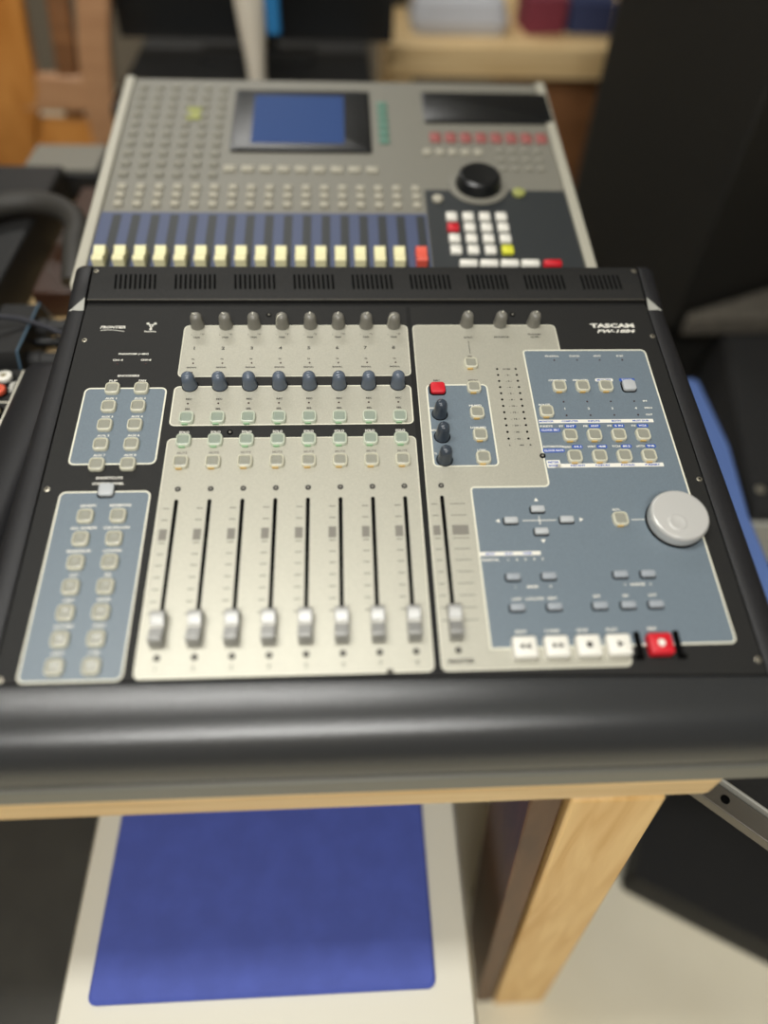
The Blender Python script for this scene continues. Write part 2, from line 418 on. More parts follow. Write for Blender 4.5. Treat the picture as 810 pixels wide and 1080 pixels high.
T('SOLO', 344.6, -43.2, 1.8, z=.42, width=8); T('MONITOR', 375.2, -42.9, 1.8, z=.42, width=14); T('PHONES', 405.6, -39.8, 1.7, z=.42, width=12); T('LEVEL', 405.9, -43, 1.7, z=.42, width=8)
bar(g, 344.1, 344.6, -62.5, -47.5, .42); T('PFL', 344, -66.8, 1.7, z=.42, width=5)
T('REC', 311.9, -94.2, 1.7, z=.42, width=5.4); T('HIGH', 343.3, -94.4, 1.8, z=.42, width=8)
rows = ['OVER', '- 0 -', '- 2 -', '- 4 -', '- 6 -', '- 8 -', '- 10 -', '- 12 -', '- 16 -', '- 20 -', '- 30 -', '- 42 -']
for i, s in enumerate(rows): T(s, 374.6, -81.6 - 6.93 * i, 1.5, z=.42, width=7 if i in (0,) or i > 5 else 5)
T('L', 366.6, -164.2, 1.7, z=.42); T('-60', 376, -164.2, 1.5, z=.42, width=4); T('R', 383.6, -164.2, 1.7, z=.42)
g2 = G()
for y in (-219.6, -229.8, -249.8, -259, -268.2, -277.7, -287.2, -296.6, -306, -315.5):
    bar(g2, 312, 324, y - .35, y + .35, .42); bar(g2, 298, 302.6, y - .45, y + .45, .42)
bar(g2, 312, 324.4, -249 + 2, -238.6, .42); bar(g2, 297.6, 303, -247, -238.6, .42)
T('MASTER', 309, -345.5, 2.8, z=.42, width=18)
R.part('lettering', g, M['darkprint'], p4, smooth=0); R.part('scale_mark', g2, M['greyprint'], p4, smooth=0)
# meter LEDs
ml = R.part('meter_light', G().lathe([(1.0, 0), (1.0, .3), (.7, .5), (.01, .5)], seg=12), M['slot'], at=(366.2, -81.4, .3))
for i in range(12):
    for x in (366.2, 382.6):
        if i or x > 370: R.dup(ml, (x, -81.4 - 6.93 * i, .3))
# blue panels' lettering
enc_rows = [-102.1 - 19.35 * i for i in range(5)]
g = G()
for i in range(4):
    T('AUX %d' % (2 * i + 1), 39.2, enc_rows[i + 1] + 9.6, 1.9, z=.66, width=9.4); T('AUX %d' % (2 * i + 2), 63, enc_rows[i + 1] + 9.6, 1.9, z=.66, width=9.4)
R.part('lettering', g, M['white'], e1, smooth=0)
g = G(); sc = [('SAVE/F1', 'REVERT/F2', 11.5, 16), ('ALL SAFE/F3', 'CLR SOLO/F4', 19, 19), ('MARKER/F5', 'LOOP/F6', 17, 13), ('CUT', 'DEL', 6, 5), ('COPY', 'PASTE', 8, 9), ('ALT/CMD', 'UNDO', 13.5, 8.6), ('SHIFT', 'CTRL', 8.6, 8)]
sh_rows = [-226.5 - 19.35 * i for i in range(7)]
for i, (a, b, wa, wb) in enumerate(sc):
    T(a, 38.7, sh_rows[i] + 9.9, 2.0, z=.66, width=wa); T(b, 62.6, sh_rows[i] + 9.9, 2.0, z=.66, width=wb)
R.part('lettering', g, M['white'], e2, smooth=0)
g = G()
for s, y in (('GAIN', -125), ('FREQ', -148.5), ('Q', -172)): T(s, 304.9, y, 1.6, z=.76, width=5 if len(s) > 1 else 1.8)
for s, y, w in (('HI-MID', -122.6, 10.5), ('LOW-MID', -146.0, 13), ('LOW', -169.2, 7)): T(s, 342.4, y, 1.9, z=.76, width=w)
R.part('lettering', g, M['white'], e3, smooth=0)
gw = G(); gb = G(); gk = G()
TW = lambda *a, **k: text(gw, *a, **k)
fx = [417.2 + 20.42 * i for i in range(4)]
for x, s, w in zip(fx, ('FireWire', 'CLOCK', 'ADAT', 'S/ IN'), (12, 9.6, 7, 6)): TW(s, x, -66.8, 1.7, z=.76, width=w)
TW('COMPUTER', fx[0] + .3, -95.2, 1.8, z=.76, width=16); TW('MIDI CTRL', fx[1] + .3, -95.1, 1.8, z=.76, width=14)
bar(gw, fx[2] - 7.4, fx[2] + 8.4, -96.8, -93.4, .74, r=1.2); text(gb, 'MON MIX', fx[2] + .5, -95.1, 1.7, z=.86, width=12.5)
bar(gb, fx[3] - 6.4, fx[3] + 7.4, -96.8, -93.4, .74, r=1.2); TW('CLOCK', fx[3] + .5, -95.1, 1.9, z=.86, width=9.5, bold=.03)
TW('ROUTE', 401.5, -122.3, 1.8, z=.76, width=9.8)
for i, x in enumerate(fx): TW(str(i + 1), x + 1.2, -126.8, 2.2, z=.76, bold=.03)
TW('IN', 489.2, -119, 1.7, z=.76, width=3.4); TW('MIDI', 490.5, -126.6, 1.7, z=.76, width=6.6); TW('OUT', 489.5, -134, 1.7, z=.76, width=5.8)
bar(gw, 394, 491.5, -142.2, -138.6, .74)
for s, x, w in (('MONITOR', 400.3, 12), ('COMPUTER', 420.3, 14), ('INPUTS', 440.6, 10), ('BOTH', 459.6, 7.6), ('MUST DUB', 480.5, 13.6)): text(gb, s, x, -140.4, 1.7, z=.86, width=w)
TW('F.KEYS', 399.5, -145.4, 1.8, z=.76, width=10.5); bar(gb, 393.6, 410.5, -151.4, -147.6, .74, r=1.5); TW('CLOCK SRC', 402, -149.5, 1.8, z=.86, width=15)
for x, a, b in zip(fx, ('F7', 'F8', 'F9', 'F10'), ('INT', 'ADAT', 'S IN', 'WCLK')):
    TW(a, x - 5.2, -145.6, 1.8, z=.76, width=3.6); bar(gb, x - 2.2, x + 7.4, -147.4, -143.8, .74, r=1.4); TW(b, x + 2.6, -145.6, 1.8, z=.86, width=7)
TW('AUTOMATION', 401.3, -166.3, 1.8, z=.76, width=16.2); bar(gb, 392.6, 410.5, -172.3, -168.5, .74, r=1.5); TW('CLOCK RATE', 401.6, -170.4, 1.8, z=.86, width=16)
for x, a, b in zip(fx, ('READ', 'WRT', 'TCH', 'LATCH'), ('44.1', '48', '88.2', '96')):
    TW(a, x - 4.2, -166.8, 1.8, z=.76, width=7); bar(gb, x + .2, x + 8.8, -168.6, -165.0, .74, r=1.4); TW(b, x + 4.5, -166.8, 1.8, z=.86, width=6.4)
bar(gw, 393.7, 404.8, -187.4, -179.8, .74, r=.8); bar(gw, 400, 489, -187.4, -183.6, .74)
text(gb, 'METER', 399.3, -182, 1.7, z=.86, width=9); text(gb, 'MODE', 398.6, -185.4, 1.7, z=.86, width=7.4)
for x, s, w in zip(fx, ('INSTANT', 'P.DECAY', 'P.HOLD', 'P.RESET'), (12, 12, 11, 12)): text(gb, s, x + 1.5, -185.5, 1.7, z=.86, width=w)
TW('SHTL', 441, -227.4, 1.7, z=.76, width=6.6); bar(gw, 451, 461.2, -237, -236.4, .74)
def tri(g, x, y, a, r=2.1, z=.76): g.add([(x + r * math.cos(math.radians(a + d)), y + r * math.sin(math.radians(a + d)), z) for d in (0, 120, 240)], [(0, 1, 2)])
tri(gw, 379.6, -217.6, 90); tri(gw, 347.6, -235.8, 180); tri(gw, 411.6, -235.8, 0); tri(gw, 379.6, -253.6, 270)
bar(gw, 366.5, 392.5, -236.2, -235.6, .74); bar(gw, 379.2, 379.8, -239.6, -232.0, .74)
bar(gw, 330.6, 376, -265.6, -262.4, .74); TW('DIGITAL', 338, -269, 1.8, z=.76, width=13)
for i in range(5): TW(str(i + 1), 351 + 6.4 * i, -269, 1.8, z=.76)
for s, x in (('MON', 338), ('AUX', 352), ('GAIN', 366)): text(gb, s, x, -264, 1.7, z=.86)
for s, x in (('-', 353.4), ('BANK', 366), ('+', 379)): TW(s, x, -291.3, 1.9, z=.76)
for s, x in (('<', 433.8), ('NUDGE', 443.2), ('>', 452.8)): TW(s, x, -291.2, 1.9, z=.76)
for s, x, w in (('LAST', 353, 7), ('LOCATE', 365.8, 13), ('NEXT', 378.6, 7)): TW(s, x, -300.8, 1.8, z=.76, width=w)
for s, x, w in (('SET', 411.2, 5.6), ('IN', 432.2, 3.6), ('OUT', 452, 6)): TW(s, x, -300.0, 1.8, z=.76, width=w)
for s, x, w in (('REW', 352.4, 8), ('F FWD', 374.4, 10), ('STOP', 395.6, 8), ('PLAY', 416.8, 8), ('REC', 445.5, 6.6)): TW(s, x, -325.6, 1.9, z=.76, width=w)
for x in (426.8, 439.6, 454): bar(gw, x - 1.2, x + 1.2, -338.3, -337.5, .74)
R.part('lettering', gw, M['white'], e4, smooth=0); R.part('blue_lettering', gb, M['blueprint'], e4, smooth=0)

# square rubber buttons ---------------------------------------------------
def square_button(at, rub='rubber', ins='insert', lens='amber', w=12.0):
    rr = [rrect(w, w, 3.2, 0), rrect(w, w, 3.2, 1.6), rrect(w - .7, w - .7, 3.0, 3.0), rrect(w - 1.5, w - 1.5, 2.7, 3.4), rrect(w - 2.4, w - 2.4, 2.2, 3.4), rrect(w - 3.2, w - 3.2, 1.9, 2.6), rrect(w - 3.4, w - 3.4, 1.8, 2.2)]
    b = R.part('button', G().loft(rr), M[rub], at=at, smooth=60)
    k = 5; wi = w - 3.7; rings = [rrect(wi, wi, 1.6, 2.0), rrect(wi, wi, 1.6, 2.7), rrect(wi * .85, wi * .85, 1.3, 2.9), rrect(wi * .4, wi * .4, .6, 2.5)]
    R.part('button_insert', G().loft(rings), M[ins], b, at=at, smooth=60)
    if lens: R.part('light_pipe', G().prism(rrect(w * .42, 1.4, .6, None, -1, -w / 2 + .05), 0, 1.9), M[lens], b, at=at)
    return b
PZ = .3
sel = square_button((103.4, -134, PZ), 'greenrub', 'greenins', 'green')
for i in range(1, 8): R.dup(sel, (103.4 + 24.95 * i, -134, PZ))
for i in range(8): R.dup(sel, (103.4 + 24.95 * i, -156.9, PZ))
plain = square_button((103.4, -178, PZ), lens='amber')
for i in range(1, 8): R.dup(plain, (103.4 + 24.95 * i, -178, PZ))
bare = square_button((39.2, enc_rows[0], .3), lens=None)
for i in range(5):
    for x in (39.2, 63):
        if i or x > 50: R.dup(bare, (x, enc_rows[i], .5))
for i in range(7):
    for x in (38.7, 62.6): R.dup(bare, (x, sh_rows[i], .5))
for p in [(343.5, -75.6, .3), (343.2, -103.3, .6), (342.9, -131.2, .6), (342.9, -154.4, .6), (342.9, -177.3, .6), (401.8, -130.6, .6), (441.9, -236.5, .6)]: R.dup(plain, p)
for i in range(4):
    R.dup(plain, (fx[i] + .1, -156.0, .6)); R.dup(plain, (fx[i] + .1, -177.4, .6))
    if i < 3: R.dup(plain, (fx[i] + .2, -103.2, .6))

def cap_button(name, at, w, h, mt, zt=3.2, r=2.4, rim=.9, label=None, sunk='slot'):
    b = R.part(name, G().loft([rrect(w, h, r, .3), rrect(w, h, r, zt - .8), rrect(w - .6, h - .6, r, zt - .2), rrect(w - 1.8, h - 1.8, r * .8, zt)]), M[mt], at=at, smooth=60, label=label)
    R.part('button_well', G().prism(rrect(w + rim * 2, h + rim * 2, r + rim, None, -.3, -.4), -.05, .3), M[sunk], b, at=at)
    return b
cap_button('square_button', (50.3, -203.2, .3), 11.5, 11, 'greybtn', label='plain grey button')
cap_button('square_button', (fx[3] + .4, -102.6, .5), 11.2, 11, 'greybtn', label='plain grey button')
cap_button('record_button', (312.0, -104.0, .5), 12.4, 11.6, 'redbtn', label='red button')
ab = cap_button('cursor_button', (379.4, -226.3, .5), 10.4, 5.2, 'greybtn', zt=2.8, r=.9, rim=.8)
for p in ((357.4, -236, .5), (400.4, -236, .5), (379.3, -246, .5)): R.dup(ab, p)
lb = cap_button('locate_button', (352.7, -283.4, .5), 10.6, 5.4, 'smallbtn', zt=2.6, r=1.4, rim=.8)
for p in ((379, -283.4), (432.1, -283.2), (452.6, -283.2), (352.4, -307.4), (379.1, -307.4), (412, -307.4), (432.6, -307.4), (452.7, -307.4)): R.dup(lb, (p[0], p[1], .5))

# transport keys
def key(at, mt, sym):
    w, h = 16.6, 15
    b = R.part('transport_button', G().loft([rrect(w, h, 1.6, .3), rrect(w, h, 1.6, 6), rrect(w - .8, h - .8, 1.5, 6.9), rrect(w - 2, h - 2, 1.2, 7.2)]), M[mt], at=at, smooth=60, label='red button with a white dot' if mt == 'redbtn' else None)
    g = G()
    if sym == 'rec': disc(g, 0, 0, 2.6, 7.35, k=20); R.part('symbol', g, M['white'], b, at=at, smooth=0); return
    if sym == 'stop': bar(g, -2, 2, -2, 2, 7.35)
    if sym == 'play': tri(g, 0, 0, 0, 2.9, 7.35)
    if sym == 'ff': tri(g, -2.2, 0, 0, 2.6, 7.35); tri(g, 2.2, 0, 0, 2.6, 7.35)
    if sym == 'rew': tri(g, -2.2, 0, 180, 2.6, 7.35); tri(g, 2.2, 0, 180, 2.6, 7.35)
    R.part('symbol', g, M['darkprint'], b, at=at, smooth=0)
for x, s in ((352.4, 'rew'), (374.5, 'ff'), (396.5, 'stop'), (417.6, 'play')): key((x, -338.6, .3), 'whitebtn', s)
key((446.8, -338.6, .3), 'redbtn', 'rec')
for x in (432.8, 460.6):
    R.part('key_guard', G().prism(rrect(3.6, 19, .6), 0, 3).prism(rrect(6, 2.4, .5, None, 1 if x > 440 else -1, -8.6), 0, 3), M['slot'], at=(x, -338, .1))

# knobs -------------------------------------------------------------------
def knob(name, at, r, h, mt, line=None):
    prof = [(r * 1.06, 0), (r * 1.08, .8), (r, 1.6), (r * .96, h * .45), (r * .9, h * .72), (r * .8, h * .86), (r * .58, h * .96), (r * .28, h), (.01, h)]
    k = R.part(name, G().lathe(prof, seg=30), M[mt], at=at, smooth=70)
    g = G(); a = line if line is not None else 90
    for i in range(3):
        pass
    ca, sa = math.cos(math.radians(a)), math.sin(math.radians(a)); pts = [(r * .97, 2.2), (r * .97, h * .45), (r * .91, h * .73), (r * .8, h * .87), (r * .55, h * .98), (0, h + .1)]
    L = []; 
    for rad, z in pts: L.append([(rad * ca - .35 * sa + .1 * ca, rad * sa + .35 * ca, z + .08), (rad * ca + .35 * sa + .1 * ca, rad * sa - .35 * ca, z + .08)])
    g.loft(L, cap0=False, cap1=False, closed=False)
    R.part('pointer_line', g, M['cream'], k, at=at, smooth=0)
    return k
angs = [150, 130, 95, 215, 90, 90, 60, 205]
for i in range(8): knob('trim_knob', (102.4 + 25.1 * i, -27.6, .2), 5.9, 13.5, 'trim', angs[i])
for x, a in ((344.9, 80), (375.7, 70), (406.6, 60)): knob('level_knob', (x, -26.2, .2), 5.9, 13.5, 'trim', a)
e0 = R.part('encoder_knob', G().lathe([(6.4, 0), (6.45, .8), (6.1, 1.6), (5.9, 7), (5.5, 10.6), (4.9, 12.8), (3.5, 14.4), (1.6, 15.1), (.01, 15.2)], seg=32), M['enc'], at=(102.5, -98.4, .1), smooth=70)
R.part('skirt', G().lathe([(7.0, 0), (7.0, .4), (6.2, .5), (.01, .5)], seg=32), M['slot'], e0, at=(102.5, -98.4, .1))
for i in range(1, 8): R.dup(e0, (102.5 + 25.1 * i, -98.4, .1))
q0 = R.part('equalizer_knob', G().lathe([(6.2, 0), (6.25, .8), (5.8, 1.6), (5.4, 8), (5.0, 12), (4.4, 14.4), (3.0, 15.8), (1.4, 16.2), (.01, 16.3)], seg=32), M['eqk'], at=(311.6, -131.5, .5), smooth=70)
R.part('skirt', G().lathe([(6.8, 0), (6.8, .4), (6.2, .5), (.01, .5)], seg=32), M['slot'], q0, at=(311.6, -131.5, .5))
for y in (-155, -178.2): R.dup(q0, (311.6, y, .5))

# faders --------------------------------------------------------------------
def fader(x, y):
    sl = R.part('fader_slot', G().prism(rrect(3.1, 116, 1.5, None, 0, -58), 0, .35), M['slot'], at=(x, -212, .1))
    w = 4.7
    prof = [(12.6, 1.6), (11.6, 7.2), (10.4, 10.6), (9.2, 11.4), (6, 10.4), (2.2, 8.0), (.5, 7.4), (-.5, 7.4), (-2.4, 8.0), (-6.5, 10.2), (-9.4, 11.2), (-10.6, 10.4), (-11.8, 7), (-12.8, 1.6)]
    c = R.part('fader', G().yzprism(prof, -w, w), M['fader'], at=(x, y, .3), bevel=.5, smooth=30)
    R.part('stem', G().box(-1, 1, -3, 3, -.2, 2.5), M['slot'], c, at=(x, y, .3))
    R.part('centre_line', G().box(-w + .3, w - .3, -.45, .45, 7.3, 7.75), M['white'], c, at=(x, y, .3))
for i in range(8): fader(103.6 + 24.9 * i, -318.2)
fader(306.5, -318.2)
fs = R.part('fader_screw', G().lathe([(2.3, 0), (2.3, .4), (1.5, .42), (.01, .42)], seg=16).lathe([(1.1, .43), (1.1, .6), (.01, .6)], seg=6, m=1), [M['darkprint'], M['greyprint']], at=(103.6, -202.6, .25))
for i in range(9):
    x = 103.6 + 24.9 * i if i < 8 else 306.8
    if i: R.dup(fs, (x, -202.6, .25))
    R.dup(fs, (x + .6, -337.6, .25))

# jog wheel -----------------------------------------------------------------
jw = (484, -239.6, .5)
prof = [(21.4, 0), (21.6, 2.0), (21.9, 2.6), (22.2, 10.2), (21.2, 12.0), (20.6, 12.3), (10, 12.5), (.01, 12.6)]
wheel = R.part('jog_wheel', G().lathe(prof, seg=64), M['wheel'], at=jw, smooth=24)
R.part('wheel_base', G().lathe([(22.6, 0), (22.6, 1.4), (21, 1.6), (.01, 1.6)], seg=48), M['slot'], wheel, at=jw)
dm = [(7.0, 12.4), (6.8, 13.1), (6.4, 13.25), (4.5, 12.9), (2.2, 12.68), (.01, 12.62)]
dg = G().lathe(dm, c=(-4.2, -7.2, 0), seg=32)
R.part('finger_dimple', dg, M['wheel'], wheel, at=jw, smooth=60)

# ================================================================ DIGITAL MIXER behind
mroot = empty('digital_mixer', (0, .22, DESK), 'large blurred grey digital mixer with blue fader field standing behind the black control surface', 'mixing desk')
Q = Rig(mroot, PW, (TILT, 0, 0)); ZM = -25
body = [(52, ZM - .5), (430, ZM), (438, ZM - 8), (438 - 26, ZM - 168), (52 - 17, ZM - 109)]
Q.part('body', G().yzprism(body, -22, 484), M['mixgrey'], bevel=2)
for x0, x1 in ((-33, -22), (484, 495)):
    Q.part('side_trim', G().yzprism([(50, ZM - 2), (54, ZM + 2.5), (431, ZM + 2.5), (440, ZM - 6), (410, ZM - 169), (33, ZM - 109)], x0, x1), M['mixlight'], bevel=1.5)
blk = Q.part('transport_plate', G().prism(rpoly([(325, 56), (483, 56), (483, 208), (325, 208)], 2), ZM, ZM + .6), M['mixdark'])
fld = Q.part('fader_field', G().box(-21, 324, 58, 166, ZM, ZM + .5), M['mixblue'])
s0 = Q.part('fader_slot', G().box(-4.6, 4.6, -44, 44, 0, .7), M['mixdark'], fld, at=(-3.5, 118, ZM))
fxs = [-10.5 + 19.95 * i + (1.6 if i == 16 else 0) + 1.8 for i in range(17)]
for i in range(17):
    if i: Q.dup(s0, (fxs[i] + 5, 118, ZM), fld)
def mfader(x, mt):
    prof = [(12, 0), (11, 9), (8, 11), (2, 8.6), (-2, 8.6), (-8, 11), (-11, 9), (-12, 0)]
    return Q.part('fader', G().yzprism(prof, -5.6, 5.6), M[mt], at=(x, 90, ZM + 1), bevel=.5, label='red fader cap' if mt == 'redcap' else None)
f0 = mfader(fxs[0], 'cap')
for i in range(1, 16): Q.dup(f0, (fxs[i], 90, ZM + 1))
mfader(fxs[16] + 1, 'redcap')
def mbtn(name, at, w, h, mt, zt=3): return Q.part(name, G().loft([rrect(w, h, 1, 0), rrect(w, h, 1, zt - .6), rrect(w - 1, h - 1, .8, zt)]), M[mt], at=at, smooth=50)
b0 = mbtn('channel_button', (fxs[0] + 3, 180, ZM), 9, 7.5, 'mixbtn')
for i in range(17):
    for y in (180, 195, 209):
        if i or y > 181: Q.dup(b0, (fxs[i] + 3, y, ZM))
sq = mbtn('assign_button', (-8, 232, ZM), 10, 7, 'greybut2')
for r in range(10):
    for c in range(6):
        if r or c: Q.dup(sq, (-8 + 19.5 * c, 232 + 19.5 * r, ZM))
ygb = mbtn('assign_button', (58, 352, ZM + .4), 17, 24, 'yelgreen'); ygb['label'] = 'yellow green button'; ygb.scale = (1, 1, .6)
fk = mbtn('function_button', (108, 243, ZM), 14, 9, 'mixbtn')
for c in range(1, 9): Q.dup(fk, (108 + 20 * c, 243, ZM))
scr = Q.part('screen_bezel', G().loft([rrect(164, 128, 4, ZM), rrect(164, 128, 4, ZM + 2), rrect(156, 120, 3, ZM + 3)]), M['bezel'], at=(187, 340, 0))
Q.part('screen', G().box(-58, 50, -50, 50, ZM + 2.8, ZM + 3.3), M['lcd'], scr, at=(187, 340, 0), label='blue display')
tb = mbtn('side_button', (284, 300, ZM), 12, 9, 'tealbtn')
for k in range(1, 6): Q.dup(tb, (284, 300 + 15 * k, ZM))
mt_ = Q.part('meter_display', G().loft([rrect(160, 66, 4, ZM), rrect(160, 66, 4, ZM + 2), rrect(154, 60, 3, ZM + 3)]), M['bezel'], at=(414, 372, 0), label='dark meter window')
rr_ = mbtn('red_button', (345, 308, ZM), 13, 17, 'redrow')
for k in range(1, 8): Q.dup(rr_, (345 + 18.2 * k, 308, ZM))
wb = mbtn('automation_button', (333, 279, ZM), 10, 8, 'mixbtn')
for k in range(1, 5): Q.dup(wb, (333 + 15 * k, 279, ZM))
rb = mbtn('routing_button', (418, 282, ZM), 9, 6, 'greybut2')
for k in range(12):
    if k: Q.dup(rb, (418 + 15 * (k % 4), 282 - 17 * (k // 4), ZM))
ww = Q.part('data_wheel', G().lathe([(26, 0), (26, 5), (23, 14), (20, 16), (8, 15), (.01, 15)], seg=40), M['bezel'], at=(386, 216, ZM), label='black data wheel')
Q.part('wheel_collar', G().lathe([(34, 0), (34, 1.6), (28, 2.4), (.01, 2.4)], seg=40), M['mixgrey'], ww, at=(386, 216, ZM))
Q.part('round_button', G().lathe([(6, 0), (6, 3), (4, 4.5), (.01, 4.5)], seg=20), M['mixbtn'], at=(338, 190, ZM + .6))
Q.part('round_button', G().lathe([(7, 0), (7, 3), (5, 4), (.01, 4)], seg=20), M['yelgreen'], at=(430, 202, ZM + .6), label='yellow green round button')
k0 = mbtn('key', (350.6, 159, ZM + .6), 11.5, 11.5, 'whitebtn', 4)
for r in range(4):
    for c in range(4):
        if r == c == 0: continue
        p = (350.6 + 18 * c, 159 - 18 * r, ZM + .6)
        if (r, c) == (1, 0): mbtn('key', p, 12, 11.5, 'redbtn', 4)['label'] = 'red key'
        elif (r, c) == (3, 3): mbtn('key', p, 12, 11.5, 'yellow', 4)['label'] = 'yellow key'
        else: Q.dup(k0, p)
t0 = mbtn('transport_bar', (361, 82, ZM + .6), 18, 8, 'whitebtn', 6)
for k in range(1, 4): Q.dup(t0, (361 + 21.3 * k, 82, ZM + .6))
mbtn('transport_bar', (448, 82, ZM + .6), 18, 8, 'redbtn', 6)['label'] = 'red key'

# ================================================================ DESK, ROOM
def W(name, g, mats, loc=(0, 0, 0), rot=(0, 0, 0), parent=None, bevel=0, label=None, smooth=35, **t):
    o = mesh(name, g, mats, scale=1, bevel=bevel, smooth=smooth); o.location = loc; o.rotation_euler = rot
    if parent: o.parent = parent
    if t: tag(o, **t)
    if label: o['label'] = label
    return o

dk = empty('desk', (0, .08, 0), 'pale plywood desk carrying both mixing consoles', 'desk')
DL = Vector((0, -.08, 0))
W('desktop', G().prism(rpoly([(-1.1, -.402), (.247, -.402), (.247, .56), (-1.1, .56)], [.01, .012, .01, .01]), .712, .74), M['desk'], DL, parent=dk, bevel=.002)
def leg(x0, y0, x1, y1, w=.037, d=.03, top=.712):
    g = G().loft([[(x1 - w, y1 - d, 0), (x1 + w, y1 - d, 0), (x1 + w, y1 + d, 0), (x1 - w, y1 + d, 0)], [(x0 - w, y0 - d, top), (x0 + w, y0 - d, top), (x0 + w, y0 + d, top), (x0 - w, y0 + d, top)]])
    return W('leg', g, M['leg'], DL, parent=dk, bevel=.003)
leg(.172, -.37, .212, -.425, .036, .034)
W('leg_shade_board', G().loft([[(.150, -.455, 0), (.174, -.455, 0), (.174, -.36, 0), (.150, -.36, 0)], [(.108, -.398, .703), (.134, -.398, .703), (.134, -.30, .703), (.108, -.30, .703)]]), M['legshade'], DL, parent=dk, bevel=.002, label='dark brown board added as the shaded left side of the leg'); leg(.172, .50, .232, .53); leg(-1.03, -.36, -1.07, -.42); leg(-1.03, .50, -1.07, .53)  # dark board added to stand for the leg's shaded left face
W('apron', G().box(.10, .125, -.34, .5, .60, .712), M['darkwood'], DL, parent=dk, label='brown apron board')

def struct(name, g, m): return W(name, g, m, kind='structure')
struct('floor', G().box(-2.6, 2.6, -2.2, 3.0, -.05, 0), M['floor'])
struct('ceiling', G().box(-2.6, 2.6, -2.2, 3.0, 2.6, 2.65), M['ceil'])
struct('wall_back', G().box(-2.6, 2.6, 3.0, 3.05, 0, 2.6), M['wall'])
struct('wall_front', G().box(-2.6, 2.6, -2.25, -2.2, 0, 2.6), M['wall'])
struct('wall_left', G().box(-2.65, -2.6, -2.2, 3.0, 0, 2.6), M['wall'])
struct('wall_right', G().box(2.6, 2.65, -2.2, 3.0, 0, 2.6), M['wall'])

# white storage box with blue lid under the desk
sb = empty('storage_box', (-.11, -.33, 0), 'white storage box with a royal blue top on the floor under the desk', 'box')
bl0 = Vector((.11, .33, 0))
W('box_body', G().loft([rrect(.38, .36, .02, 0, -.11, -.325), rrect(.39, .385, .02, .37, -.11, -.325)]), M['whitebox'], bl0, parent=sb)
W('rim', G().loft([rrect(.41, .41, .02, .365, -.11, -.325), rrect(.41, .41, .02, .392, -.11, -.325), rrect(.40, .40, .02, .4, -.11, -.325)]), M['whitebox'], bl0, parent=sb)
W('blue_top', G().loft([rrect(.34, .31, .008, .399, -.115, -.325), rrect(.34, .31, .008, .404, -.115, -.325), rrect(.334, .304, .008, .407, -.115, -.325)]), M['royal'], bl0, parent=sb, label='royal blue fabric top')

W('equipment_case', G().box(-.98, -.335, -.56, -.18, 0, .30), M['darkcase'], bevel=.012, label='dark olive grey equipment case on the floor left of the blue-topped box', cat='case')
# laptop bag on the floor to the right
bg = W('padded_bag', G().loft([rrect(.5, .22, .01, .0), rrect(.51, .23, .01, .03), rrect(.49, .21, .008, .065)]), M['black'], label='flat black padded bag lying on the floor to the right of the desk leg', cat='bag')
u = Vector((.80, -.45, 0)).normalized(); n_ = Vector((-u.y, u.x, 0)); c_ = Vector((.400, -.315, 0)) + u * .25 + n_ * .11
bg.location = (c_.x, c_.y, 0); bg.rotation_euler = (0, 0, math.atan2(u.y, u.x))

# stand right of the desk
st = empty('keyboard_stand', (.40, -.42, 0), 'dark metal stand with a grey drilled top rail beside the right end of the desk', 'stand')
so = Vector((-.40, .42, 0))
a = Vector((.262, -.335, .612)); b_ = Vector((.66, -.709, .612)); d_ = (b_ - a).normalized(); nn = Vector((-d_.y, d_.x, 0))
def slab(a, b, w, z0, z1, m, name, lab=None):
    q = [a - nn * w, b - nn * w, b + nn * w, a + nn * w]
    return W(name, G().prism([(p.x, p.y) for p in q], z0, z1), m, so, parent=st, bevel=.001, label=lab)
slab(a, b_, .010, .597, .610, M['railgrey'], 'top_rail', 'grey metal rail with a round hole')
slab(a + nn * .032 + d_ * .01, b_ + nn * .032, .019, .602, .612, M['black'], 'side_channel')
slab(a + nn * .0135, b_ + nn * .0135, .0015, .602, .614, M['facet'], 'edge_strip', 'light edge strip')
W('rail_hole', G().lathe([(.004, .6101), (.004, .6108), (.0001, .6108)], c=tuple(a + d_ * .058 + Vector((0, 0, -.612))), seg=14), M['slot'], so, parent=st)
for p in (a + d_ * .02, b_ - d_ * .01): W('leg', G().tube([(p.x + nn.x * .03, p.y + nn.y * .03, 0), (p.x + nn.x * .03, p.y + nn.y * .03, .603)], .009, 12), M['black'], so, parent=st)

# blue tub
W('plastic_tub', G().prism(rpoly([(.262, -.20), (.452, -.20), (.462, -.04), (.482, .08), (.486, .22), (.262, .22)], .01), 0, .60), M['bluebox'], bevel=.004, label='tall periwinkle blue plastic tub standing against the right end of the desk', cat='tub')

